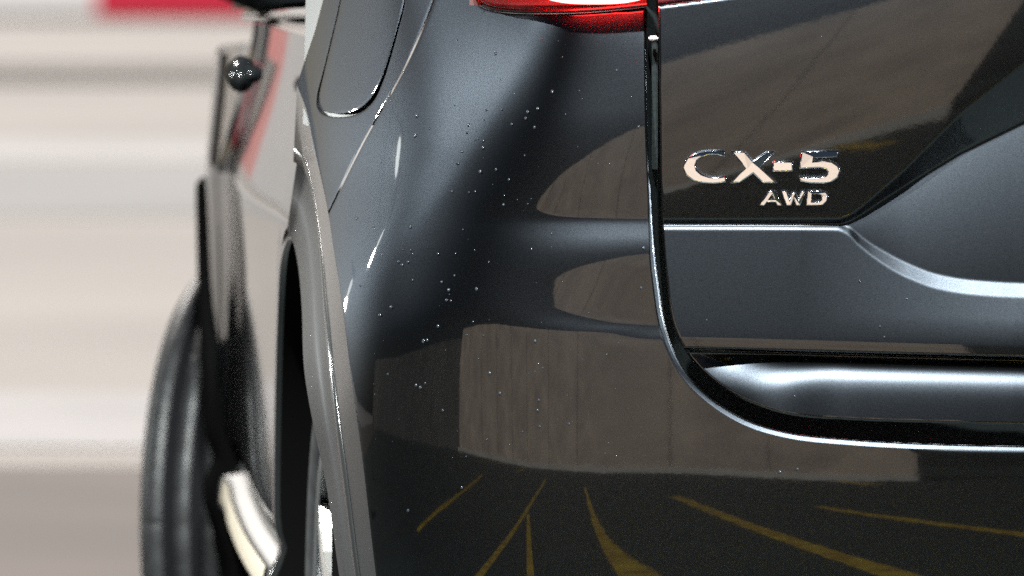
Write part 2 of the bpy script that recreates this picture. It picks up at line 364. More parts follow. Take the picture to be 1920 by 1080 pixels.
# --- bumper corner and rear quarter: one skin, described by its slope (degrees up) over the photo grid
BX = [560, 640, 720, 800, 880, 960, 1050, 1150, 1230, 1600, 2300]
BY =     [-80, 0, 100, 200, 250, 300, 350, 388, 405, 424, 440, 460, 480, 530, 575, 592, 604, 614, 626, 645, 700, 800, 885, 1000, 1080, 1300]
ET = {
 560:  [48, 46, 42, 38, 35, 32, 31, 31, 31, 31, 31, 30, 30, 29, 27, 25, 24, 23, 22, 20, 13, 4, -1, -5, -8, -14],
 640:  [47, 45, 41, 37, 34, 31, 31, 31, 31, 31, 31, 30, 30, 28, 25, 23, 22, 21, 20, 17, 11, 3.5, -.5, -5, -8, -14],
 720:  [42, 40, 37, 34, 31, 28, 27, 26, 26, 26, 25, 24, 23, 21, 19, 18, 17, 16, 14, 11.5, 7.5, 2.5, -.5, -5, -8, -14],
 800:  [46, 44, 39, 31, 28, 23, 22, 21, 20.5, 20, 19.5, 19, 18, 17, 15, 13.5, 11.5, 9.5, 8, 6.8, 5, 2.5, -.2, -4, -7, -14],
 880:  [48, 45, 36, 26, 22, 19, 18, 17, 17, 17, 16.5, 16, 15.5, 14, 11.5, 8.2, 7.0, 6.4, 6, 5.6, 4.6, 2.7, .3, -3, -6, -13],
 960:  [46, 40, 29, 19.5, 15.5, 13.5, 11.5, 10, 10.5, 14, 14.5, 13.5, 12.5, 10.5, 10, 9.5, 8, 7, 6.3, 5.8, 4.8, 2.9, .7, -2.6, -5.5, -12],
 1050: [22, 20, 13, 12.5, 10, 7.8, 5.4, 4.2, 6.5, 13.5, 14, 12.5, 10, 7, 7.3, 9, 10.5, 9, 6.8, 6, 4.9, 3, .85, -2.4, -5.2, -12],
 1150: [17, 15, 10.5, 9.6, 7.3, 5.6, 4.2, 3.6, 5.5, 13, 13.5, 11, 8, 4.8, 4.6, 5.2, 7.5, 10.5, 7.5, 6, 4.9, 3, .9, -2.3, -5, -12],
 1230: [16, 14, 9.5, 8.0, 6, 4.8, 3.8, 3.3, 5, 12.5, 13, 10, 6.8, 4.2, 4.0, 4.3, 5.2, 8.5, 10.5, 6.4, 4.9, 3, .9, -2.3, -5, -12],
 1600: [16, 14, 9.5, 8.0, 6, 4.8, 3.8, 3.3, 5, 12.5, 13, 10, 6.8, 4.2, 4.0, 4.3, 5.2, 8.5, 10.5, 6.4, 4.9, 3.2, 1.3, -2.1, -5, -12],
 2300: [16, 14, 9.5, 8.0, 6, 4.8, 3.8, 3.3, 5, 12.5, 13, 10, 6.8, 4.2, 4.0, 4.3, 5.2, 8.5, 10.5, 6.4, 4.9, 3.2, 1.3, -2.1, -5, -12]}
def build_bumper_table():
    x = np.arange(500, 2305, 5.0); y = np.arange(-100, 1320, 1.0)
    cols = np.stack([pchip(BY, ET[k], y) for k in BX], 1)
    E = np.stack([pchip(BX, cols[j], x) for j in range(len(y))], 0)
    kx = np.exp(-0.5*(np.arange(-16, 17)*5/36.0)**2); kx /= kx.sum()
    Ep = np.pad(E, ((0, 0), (16, 16)), mode='edge'); E = sum(k_*Ep[:, i_:i_+E.shape[1]] for i_, k_ in enumerate(kx))
    X, Y = np.meshgrid(x, y)
    E0 = E.copy()
    # haunch line that catches the lamp, and the soft edge right of it
    hl = curve2([(560, 690), (610, 612), (660, 527), (735, 397), (785, 325), (840, 240)], 10)
    dx = np.interp(Y, hl[::-1, 1], hl[::-1, 0])
    u = (X - dx)*0.87
    fade = np.exp(-((Y-455)/150.0)**4)
    E = E + fade*(7.0*logi(-u/7.0) + 4*np.exp(-(u/14.0)**2))
    se = np.interp(Y, [100, 220, 330, 450, 610, 720], [985, 920, 850, 760, 650, 560])
    E = E + 5.0*logi((se - X)/9.0)*np.clip((640-Y)/160, 0, 1)*np.clip((Y+40)/200, 0, 1)
    T = np.tan(np.radians(E0))*s0; dT = np.tan(np.radians(E))*s0 - T
    cum = np.cumsum(T, 0); j = int(np.argmin(abs(y-430)))
    cd = np.cumsum(dT, 0)
    Dv = cum[j][None, :] - cum + cd[-1][None, :] - cd
    ph = pchip([500, 560, 600, 640, 720, 800, 880, 960, 1050, 1150, 1230, 1400, 1700, 2000, 2300],
               [81, 80, 77, 71, 55, 40, 30, 22, 15, 9.5, 7, 4, 0.3, -2.5, -5], x)
    G = np.cumsum(np.tan(np.radians(ph))*5*s0); i = int(np.argmin(abs(x-1230)))
    G = 9.63 + G[i] - G
    return Table(500, 5, -100, 1, Dv + G[None, :])
DB = build_bumper_table()

GAP = curve2([(1212, -80), (1212, 20), (1213, 180), (1217, 300), (1224, 430), (1233, 520), (1250, 620), (1281, 690), (1330, 743), (1400, 787),
              (1480, 811), (1600, 824), (1750, 832), (1920, 836), (2300, 838)], 10)      # bumper side of the tailgate gap
TGE = curve2([(1234, -80), (1235, 60), (1238, 250), (1241, 420), (1249, 520), (1263, 610), (1292, 668), (1340, 716), (1400, 752), (1480, 778),
              (1600, 788), (1750, 793), (1920, 797), (2300, 799)], 10)                   # tailgate edge
SEAM = curve2([(838, -80), (815, 0), (760, 128), (680, 272), (616, 402)], 10)            # bumper / quarter panel seam
RIM = curve2([(557, 160), (574, 205), (590, 280), (606, 352), (616, 402), (623, 450), (640, 560), (660, 720), (680, 865), (705, 1080), (722, 1200), (740, 1300)], 10)
LAMP = curve2([(878, -80), (879, -20), (886, 0), (902, 13), (922, 21), (955, 25), (1000, 26.5), (1060, 26), (1120, 23), (1213, 14)], 8)
ri = int(np.argmin(np.hypot(RIM[:, 0]-616, RIM[:, 1]-402)))
gi = int(np.argmax(GAP[:, 1] > 14))
bp_poly = np.vstack([SEAM, RIM[ri+1:], [(2300, 1300)], GAP[gi:][::-1], LAMP[::-1]])
xs = lines((560, 720, 2.5), (720, 1190, 4), (1190, 1290, 1.6), (1290, 1500, 2.5), (1500, 2300, 6))
ys = lines((-80, 60, 2), (60, 380, 4), (380, 650, 2.5), (650, 760, 2.5), (760, 842, 1.6), (842, 1300, 5))
bumper = patch('bumper_cover', xs, ys, DB, [bp_poly], M['paint'], car, roll=(13, 13*9.66/F), roll_at=lambda X, Y: 0.2+0.8*np.clip((X-1150)/30, 0, 1)*np.clip((Y-300)/200, 0.35, 1))
# quarter panel with the hole of the fuel flap
FD = curve2([(648, -80), (640, -2), (625, 65), (607, 140), (599, 178), (600, 198), (607, 208), (625, 212.5), (650, 211.5), (673, 204), (695, 184),
             (714, 150), (731, 100), (748, 40), (758, 0), (768, -80)], 8)
FH = curve2([(645, -85), (637.5, -2), (622.5, 65), (604, 140), (594.5, 178), (594.5, 201), (604, 214), (625, 219), (652, 218), (678, 210), (701, 189),
             (719, 152), (735, 101), (751.5, 40), (761, 0), (771, -85)], 8)
qx = lines((520, 780, 2), (780, 850, 3)); qy = lines((-80, 420, 2))
q_poly = np.vstack([[(610, -80), (606, 0), (590, 60), (566, 130)], RIM[:ri+1], (SEAM-np.array([3.0, 0.6]))[::-1]])
quarter = patch('quarter_panel', qx, qy, DB, [q_poly, FH], M['paint'], car, roll=(2.5, 0.0014))
patch('fuel_flap', qx, qy, lambda X, Y: DB(X, Y)-0.0006, [FD], M['paint'], car, roll=(4, 0.0024))
patch('fuel_flap_recess', lines((520, 800, 6)), lines((-80, 240, 6)), lambda X, Y: DB(X, Y)+0.02, [[(575, -78), (568, 235), (720, 235), (790, -78)]], M['black'], car)
# inner body behind the gaps
loft('bumper_ledge', [P(GAP[:, 0]+0, GAP[:, 1], 9.655+0*GAP[:, 0]), P(GAP[:, 0]+14, GAP[:, 1]-14, 9.70+0*GAP[:, 0]), P(GAP[:, 0]+45, GAP[:, 1]-60, 9.78+0*GAP[:, 0])], M['dusty'], car)
sb = np.array([P(np.float64(a), np.float64(b), 9.84) for a, b in ((1000, -150), (1000, 900), (2300, 900), (2300, -150))])
meshobj('inner_panel', sb, [[0, 1, 2, 3]], M['black'], car, False)
# rubber buffer low in the gap by the lamp
rb = bmesh.new(); a = P(np.float64(1222), np.float64(320), 9.668); b = P(np.float64(1233), np.float64(78), 9.668)
box_bm(rb, (a[0], a[1], a[2]), (b[0], a[1]+0.02, b[2]), 0.0015); bmobj('gap_seal', rb, M['dusty'], car)
rb = bmesh.new(); a = P(np.float64(1216), np.float64(76), 9.645); b = P(np.float64(1234), np.float64(67), 9.645)
box_bm(rb, (a[0], a[1], a[2]), (b[0], a[1]+0.012, b[2]), 0.0015); bmobj('seal_clip', rb, mat('grey_clip', (.22, .2, .22), .3), car)

# --- tailgate
def build_tailgate_table():
    x = np.arange(1200, 2306, 3.0); y = np.arange(-120, 900, 1.0); X, Y = np.meshgrid(x, y)
    yA = np.interp(x, [1200, 1575, 1592, 1620, 1700, 1800, 1920, 2000, 2300], [411, 411, 405, 386, 316, 214, 118, 60, -40])
    yB = np.interp(x, [1200, 1575, 1600, 1640, 1700, 1800, 1920, 2000, 2300], [420.5, 420.5, 412, 386, 347, 287, 229, 195, 120])
    yB = np.maximum(yB, yA+2)
    yL = pchip([1200, 1570, 1590, 1612, 1640, 1700, 1760, 1820, 1920, 2300], [426, 427, 433, 452, 473, 507, 529, 539, 545, 548], x)
    lw = pchip([1200, 1560, 1610, 1700, 1920, 2300], [4.5, 5, 9, 13, 13, 13], x)
    q = Y - (150 - 0.32*(X-1230))
    Eu = np.interp(q, [-300, -80, 0, 223, 300, 500], [8.4, 7.5, 6.3, -0.6, -1.5, -2.4])
    Tu = np.tan(np.radians(Eu))
    yS = 641 + (x-1290)*0.026
    v = Y - yS[None, :]
    El = pchip([-230, -100, -30, -10, -1, 12, 30], [9.6, 9.4, 9, 8.3, 4.2, 2.8, 2.5], v.ravel()).reshape(v.shape)
    El = El + 5*np.clip((X-1500)/400, 0, 1)*np.clip(-v/60, 0, 1)
    Tl = np.tan(np.radians(El))
    hr = np.maximum(yL-yB, 1)[None, :]; f = np.clip((Y-yB[None, :])/hr, 0, 1)
    Er = 13.5 - 4*f + 0*Y; Tr = np.tan(np.radians(Er))
    lf = np.clip((Y-(yL-lw)[None, :])/(2*lw)[None, :], 0, 1)
    Tlip = np.tan(np.radians(27.5 + (24-30*lf)*logi((1585-X)/6.0)))
    def st(a, wd=0.9): return logi((Y-a[None, :])/wd)
    mA, mB, mL, mE = st(yA), st(yB), st(yL-lw), st(yL+lw)
    hw = (mA-mB).sum(0); rr_ = slice(220, 700); Ssum = (Tu*(1-mA) + Tr*(mB-mL) + Tlip*(mL-mE) + Tl*mE)[rr_].sum(0) - Tu[220:531].sum(0)
    K = Ssum[20] - 1.3*hw[20]; Tw = (K-Ssum)/np.maximum(hw, .5)
    T = Tu*(1-mA) + Tw[None, :]*(mA-mB) + Tr*(mB-mL) + Tlip*(mL-mE) + Tl*mE
    ss = np.clip((1580-x)/260, 0, 1); sh = 42*ss*ss*(3-2*ss); qb = v - sh[None, :]
    wq = np.clip((x-1280)/330, 0, 1); wq = (wq*wq*(3-2*wq))[None, :]
    Eb = pchip([-400, 5, 22, 38, 54, 72, 95, 125, 160, 260], [66, 64, 57, 45, 28, 15, 10.5, 9.2, 8.7, 8.5], qb.ravel()).reshape(v.shape)
    Tb = np.tan(np.radians(Eb))*wq + math.tan(R(9.5))*(1-wq)
    m1 = logi((v-13)/0.7); m2 = logi((v-18)/0.7)
    T = T*(1-m1) - 8.0*(m1-m2) + Tb*m2
    # soften
    ker = np.array([1, 2, 3, 2, 1.0]); ker /= ker.sum()
    T = sum(kk*np.roll(T, i-2, 0) for i, kk in enumerate(ker))
    cum = np.cumsum(T*s0, 0); j = int(np.argmin(abs(y-300)))
    # anchor row 300 on the left, blended to keep the upper face smooth
    upper = np.cumsum(Tu*s0, 0)
    base = upper[j][None, :] + 0*upper
    Dv = upper[j][None, :] - cum
    ph = pchip([1200, 1400, 1700, 2000, 2300], [4.5, 3.0, 0.6, -2, -5], x)
    G = np.cumsum(np.tan(np.radians(ph))*3*s0); i = int(np.argmin(abs(x-1235)))
    G = 9.633 + G[i] - G
    A = Dv + G[None, :]
    return Table(1200, 3, -120, 1, A)
DT = build_tailgate_table()
tg_poly = np.vstack([TGE, [(2300, -80)]])
xs = lines((1228, 1300, 1.6), (1300, 1560, 3), (1560, 1920, 2.5), (1920, 2300, 8)); ys = lines((-80, 400, 3), (400, 560, 1.3), (560, 632, 3), (632, 665, 1.0), (665, 806, 2))
lampT = np.array([(1234, 11.5), (1330, -1), (1500, -25), (2300, -60)])
tgi = int(np.argmax(TGE[:, 1] > 11.5))
tg_poly = np.vstack([TGE[tgi:], [(2300, -60)], lampT[::-1]])
patch('tailgate', xs, ys, DT, [tg_poly], M['paint'], car, roll=(4, 0.003))

# --- tail lamp: rim, reflector, lit bar and lens, a hand's breadth above the paint edge
lamp = meshobj('tail_lamp', [P(np.float64(a), np.float64(b), 9.80) for a, b in ((880, -300), (880, 10), (1500, 10), (1500, -300))], [[0, 1, 2, 3]], M['lamp_body'], car, False)
def lampd(x):
    x = np.asarray(x, float)
    return np.where(x < 1222, DB(np.minimum(x, 1215), np.interp(x, LAMP[:, 0], LAMP[:, 1]))-0.010, float(DB(np.array(1215.), np.array(14.)))-0.010-(x-1222)*1.5e-5)
lx = LAMP[:, 0]; ly = LAMP[:, 1]; ld = lampd(lx)
rim_rows = [P(lx, ly-1.0, ld+0.07), P(lx, ly-1.5, ld+0.012), P(lx, ly-3, ld+0.004), P(lx, ly-6, ld+.002), P(lx+1, ly-8, ld+0.003), P(lx+1, ly-9, ld+0.006)]
loft('lamp_rim', rim_rows, M['lamp_rim'], lamp)
lens_rows = [P(lx+1, ly-8, ld+0.004), P(lx+1, ly-10, ld-0.014), P(lx+2, ly-15, ld-0.025), P(lx+3, ly-34, ld-0.031), P(lx+6, ly-90, ld-0.030), P(lx+12, ly-190, ld+0.02), P(lx+14, ly-260, ld+0.06)]
loft('lens', lens_rows, M['lens'], lamp)
bar = np.linspace(0, 1, 24)
bx = 1030+170*bar; by = 6 - 8*np.abs(2*bar-1)**3
loft('light_bar', [P(bx, by+2, lampd(bx)-0.004), P(bx, by-4, lampd(bx)-0.019), P(bx, by-40, lampd(bx)-0.022), P(bx, by-70, lampd(bx)+0.01)], M['lamp_on'], lamp)
tx = np.linspace(1234, 1700, 30); ty = np.interp(tx, lampT[:, 0], lampT[:, 1])
loft('lamp_rim', [P(tx, ty-1, lampd(tx)+0.07), P(tx, ty-1.5, lampd(tx)+0.01), P(tx, ty-5, lampd(tx)), P(tx, ty-14, lampd(tx)), P(tx, ty-16, lampd(tx)+0.006)], M['lamp_rim'], lamp)
loft('lens', [P(tx, ty-14, lampd(tx)+0.003), P(tx, ty-60, lampd(tx)-0.004), P(tx, ty-200, lampd(tx)+0.05)], M['lens'], lamp)

# --- chrome lettering
LET = {
 'C': [[(1359,283),(1340,281),(1320,282.5),(1302,287),(1289,296),(1281.5,309),(1281.5,318),(1287,329),(1300,338.5),(1318,343),(1340,344.3),(1361,341.5),
        (1361,330.5),(1345,333),(1330,332),(1315,327),(1306,319),(1304,310),(1307,301),(1316,294),(1330,290),(1345,290),(1358.5,293.5)]],
 'X': [[(1371,284),(1396,284.5),(1411,302),(1437,284),(1453,284),(1424.5,313.5),(1456,342.5),(1431,343),(1412,325),(1386,342.5),(1369.5,343),(1399,316)]],
 '-': [[(1449,303),(1486.5,303),(1486.5,321),(1449,321.5)]],
 '5': [[(1503,283.5),(1571,282.5),(1569.5,294.5),(1526,296),(1525,303),(1545,301),(1560,303.5),(1571,311),(1575.5,321),(1571,333),(1560,340.5),(1545,344),(1520,343.5),
        (1501,340),(1498,331),(1515,333),(1535,333.5),(1548,330),(1553,324),(1549,317.5),(1538,314.5),(1522,315),(1499,316.5)]],
 'A': [[(1424,385),(1443,358),(1453.5,358),(1467,385),(1457.5,385),(1454.5,379),(1437.5,379),(1433,385)], [(1441.5,374),(1448.5,364),(1452.5,374)]],
 'W': [[(1465,358.5),(1474.5,358.5),(1480.5,375.5),(1485.5,361),(1492,361),(1496.5,375.5),(1502.5,358.5),(1510,358.5),(1500.5,385),(1493,385),(1488.3,371.5),(1483,385),(1475,385)]],
 'D': [[(1514,357.5),(1540,357.5),(1549,361),(1552,368),(1550,377),(1543,384),(1532,385),(1512,385)], [(1522.5,363.5),(1537,363.5),(1541.5,368),(1540.5,375),(1534,379),(1521.5,379)]]}
def letter(ch):
    cu = bpy.data.curves.new('letter', 'CURVE'); cu.dimensions = '2D'; cu.fill_mode = 'BOTH'
    sc = s0
    for pl in LET[ch]:
        sp = cu.splines.new('POLY'); sp.points.add(len(pl)-1); sp.use_cyclic_u = True
        for p, (a, b) in zip(sp.points, pl): p.co = ((a-1400)*sc, -(b-330)*sc, 0, 1)
    big = ch in 'CX-5'
    cu.extrude = 0.0020; cu.bevel_depth = 0.0016 if big else 0.0009; cu.bevel_resolution = 2; cu.offset = -0.0012 if big else -0.0007
    o = bpy.data.objects.new('tmp', cu); C.objects.link(o); dg = bpy.context.evaluated_depsgraph_get()
    me = bpy.data.meshes.new_from_object(o.evaluated_get(dg)); bpy.data.objects.remove(o); bpy.data.curves.remove(cu)
    n = len(me.vertices); v = np.zeros(n*3); me.vertices.foreach_get('co', v); v = v.reshape(-1, 3)
    px = 1400+v[:, 0]/sc; py = 330-v[:, 1]/sc; d = DT(np.float64(px.mean()), np.float64(py.mean()))-0.0030-v[:, 2] + math.tan(R(2.2))*s0*(py.mean()-py); hh = (py.max()-py.min()); tq = np.clip((py.max()-hh*.62-py)/hh, 0, 1); d = d + 0.32*s0*hh*tq*tq
    W = P(px, py, d); me.vertices.foreach_set('co', W.reshape(-1)); me.materials.clear(); me.materials.append(M['chrome']); me.update()
    nm = {'5': 'badge_numeral', '-': 'badge_hyphen'}.get(ch, 'badge_letter'); me.name = nm
    return link(bpy.data.objects.new(nm, me), car)
for ch in 'CX-5AWD': letter(ch)

# --- wheel arch trim of the rear wheel (rear half), seen edge-on
def resample(c, n):
    c = np.asarray(c, float); L = np.concatenate([[0], np.cumsum(np.linalg.norm(np.diff(c, axis=0), axis=1))]); t = np.linspace(0, L[-1], n)
    return np.stack([np.interp(t, L, c[:, k]) for k in range(c.shape[1])], 1)
AX = 10.42; FAX = 13.12
N = 90
def ycurve(pts, yy): p = curve2(pts, 12); return np.interp(yy, p[:, 1], p[:, 0])
tt = np.linspace(0, 1, N)
yR = 160 + tt**1.0*(1300-160); xR = np.interp(yR, RIM[:, 1], RIM[:, 0])
yLn = 303 + tt*(1300-303); xLn = ycurve([(550, 303), (562, 308), (574, 328), (588, 380), (600, 470), (611, 610), (626, 770), (645, 910), (667, 1080), (700, 1300)], yLn)
yO = 432 + tt*(1300-432); xO = ycurve([(538, 432), (548, 450), (559, 500), (566, 580), (570, 690), (588, 800), (610, 900), (636, 1080), (668, 1300)], yO)
dR = DB(xR, yR)+0.006
dR = np.minimum(dR, AX)
dL = np.minimum(dR+0.055+0.04*(1-tt), AX+0.02); dO = np.minimum(dL+0.06+0.05*(1-tt), AX+0.04)
R3 = P(xR, yR, dR); L3 = P(xLn, yLn, dL); O3 = P(xO, yO, dO)
def mix(a, b, t): return a+(b-a)*t
rows = [R3, mix(R3, L3, .12), mix(R3, L3, .5), mix(R3, L3, .8)]
m8 = mix(R3, L3, .8); o8 = np.array([[-.0014, 0, 0]])*np.clip(tt*3.5, 0, 1)[:, None]
trim = loft('wheel_arch_trim', rows, M['cladding'], car)
loft('trim_bead', [m8, m8+o8, mix(m8, L3, .5)+1.5*o8, L3+o8, L3], M['cladding'], trim)
M['cladding_satin'] = mat('satin_grey_plastic', (0.016, 0.0165, 0.018), 0.42, spec=0.07, bump=(350, 0.3, 0.0004))
L3b = L3 + np.array([0.004, 0.004, 0])
loft('trim_lip', [L3, mix(L3, L3b, 1), mix(L3b, O3, .5), O3, O3+np.array([0.05, 0.0, 0]), O3+np.array([0.11, 0.02, 0])], M['cladding_satin'], trim)

# --- flank of the car beyond the rear arch
def Xf(d): return pchip([10.2, 10.42, 10.85, 11.5, 12.1, 12.55, 12.63, 12.76, 12.9, 13.12, 13.6, 14.0, 14.3], [-.228, -.254, -.288, -.335, -.369, -.391, -.399, -.428, -.437, -.444, -.452, -.43, -.36], d)
def pz(z): return pchip([0.30, 0.38, 0.40, 0.435, 0.45, 0.47, 0.485, 0.52, 0.6, 0.75, 0.86, 0.92, 0.96, 1.0, 1.04, 1.10], [.05, .004, -.008, -.004, .02, .022, .008, .004, .003, .0, -.004, .010, .022, .033, .042, .05], z)
def flank(name, d0, d1, z0, z1, material, nd=60, nz=90, off=0.0, cut=None, parent=car, pf=1.0):
    ds = np.linspace(d0, d1, nd); zs = np.linspace(z0, z1, nz)
    def to3(X, Y, D): return np.stack([D, X, Y], -1)
    poly = [(d0, z0), (d1, z0), (d1, z1), (d0, z1)]
    e = 1e-4; big = [(d0-e, z0-e), (d1+e, z0-e), (d1+e, z1+e), (d0-e, z1+e)]
    holes = []
    if cut: 
        c, r1, r2 = cut; th = np.linspace(0, 2*math.pi, 80, endpoint=False); holes = [np.stack([c+r1*np.cos(th), 0.36+r2*np.sin(th)], 1)]
    return patch(name, ds, zs, lambda X, Y: Xf(X)+pz(Y)*pf-off, [big]+holes, material, parent, to3=to3)
flank('rear_door', 10.432, 11.62, 0.46, 1.075, M['paint_side'], 90, 120, cut=(AX, .43, .50))
flank('front_door', 11.628, 12.68, 0.46, 1.075, M['paint_side'], 50, 120)
flank('front_fender', 12.688, 14.3, 0.46, 1.03, M['paint_side'], 90, 100, cut=(FAX, .42, .45), pf=0.35)
flank('sill_trim', 10.86, 12.66, 0.28, 0.456, M['black'], 40, 60)
M['satin'] = mat('pale_sheen', (0.36, 0.32, 0.25), 0.42, 0.85)
flank('sill_sheen', 10.88, 12.6, 0.406, 0.436, M['satin'], 40, 24, off=0.004)  # added strip; its pale tone stands for bright ground mirrored in the sill
def ring(name, c, r_in, r_out, rz_in, rz_out, a0, a1, off, material):
    th = np.linspace(a0, a1, 70); rows = []
    for f, o in ((0, 0.06), (0.0, off*.6), (0.12, off), (0.85, off), (1, off*.5), (1, -0.01)):
        r = r_in+(r_out-r_in)*f; rz = rz_in+(rz_out-rz_in)*f
        ft = np.clip((th-R(62))/R(32), 0, 1)*(1 if 'rear' in name else 0); ft = ft*ft*(3-2*ft); rz = rz-ft*.042*f; o = o*(1-ft)-.004*ft*(f > 0)
        d = c+r*np.cos(th); z = 0.36+rz*np.sin(th)
        rows.append(np.stack([Xf(d)+pz(np.clip(z, .31, 1.09))*0.5-(o if f else np.where(np.abs(o) < .05*(1-ft)+1e-9, o, -o)), d, z], -1))
    return loft(name, rows, material, car)
ring('front_arch_trim', FAX, .405, .47, .42, .485, R(80), R(200), .014, M['well'])
ring('front_arch_trim', FAX, .405, .47, .42, .485, R(-20), R(80), .004, M['paint'])
ring('rear_arch_front_trim', AX, .40, .45, .487, .545, R(-15), R(98), .003, M['cladding'])
# wheel wells
def well(name, c, rz, x0):
    th = np.linspace(R(-10), R(190), 40)
    a = np.stack([x0+0*th, c+.43*np.cos(th), .36+rz*np.sin(th)], -1); b = a+np.array([.45, 0, 0])
    cen = b.mean(0)[None, :]+0*b
    return loft(name, [a, b, cen], M['well'], car)
_th = np.linspace(R(-25), R(89), 50)
_d = AX+.397*np.cos(_th); _z = .36+.484*np.sin(_th)
loft('arch_lining', [np.stack([Xf(_d)+pz(np.clip(_z, .31, 1.09))*.5+.004, _d, _z], -1), np.stack([0*_d-.19, _d, _z], -1)], M['well'], car)
well('rear_wheel_well', AX, .52, -.20); well('front_wheel_well', FAX, .47, -.38)
# belt line: chrome strip, tinted side window, pillars
ds = np.linspace(10.30, 12.75, 60)
def strip(name, z0, z1, o0, o1, m, ds=ds):
    zf = 0.012*(12.7-ds)
    x0 = Xf(ds)+pz(np.array(1.075))
    return loft(name, [np.stack([x0+o0+.012, ds, z0+zf], -1), np.stack([x0+o0-.004, ds, z0+zf+.002], -1), np.stack([x0+o1-.006, ds, (z0+z1)/2+zf], -1), np.stack([x0+o1-.003, ds, z1+zf-.002], -1), np.stack([x0+o1+.012, ds, z1+zf], -1)], m, car)
strip('window_trim', 1.078, 1.098, 0.002, 0.004, M['chrome'])
ds2 = np.linspace(10.36, 12.75, 40)
loft('side_window', [np.stack([Xf(ds2)+.03, ds2, 1.095+.012*(12.7-ds2)], -1), np.stack([Xf(ds2)+.16, ds2, 1.40+0*ds2], -1), np.stack([Xf(ds2)+.26, ds2, 1.56+0*ds2], -1)], M['tint'], car)
# handles
def handle(d, z):
    bm = bmesh.new(); x = float(Xf(np.array(d)))
    h = bmesh.ops.create_uvsphere(bm, u_segments=20, v_segments=12, radius=1.0)
    for v in h['verts']: v.co = Vector((x-.014+v.co.x*.019, d+v.co.y*.055, z+v.co.z*.023+.004*v.co.y))
    for dd in (-.035, .035): box_bm(bm, (x-.016, d+dd-.012, z-.010), (x+.012, d+dd+.012, z+.010), .004)
    return bm
for d in (11.4,): bmobj('door_handle', handle(d, 1.022), M['handle'], car, True)
# mirror
bm = bmesh.new()
h = bmesh.ops.create_uvsphere(bm, u_segments=28, v_segments=18, radius=1.0)
for v in h['verts']:
    c = v.co.copy(); sx = math.copysign(abs(c.x)**.6, c.x); sz = math.copysign(abs(c.z)**.6, c.z)
    v.co = Vector((-.382+sx*.125, 12.62+c.y*.09, 1.183+sz*.085-.05*sx))
bmobj('door_mirror', bm, M['mirror'], car, True)
box('mirror_foot', (-.355, 12.57, 1.07), (-.315, 12.63, 1.13), M['mirror'], car, .01)

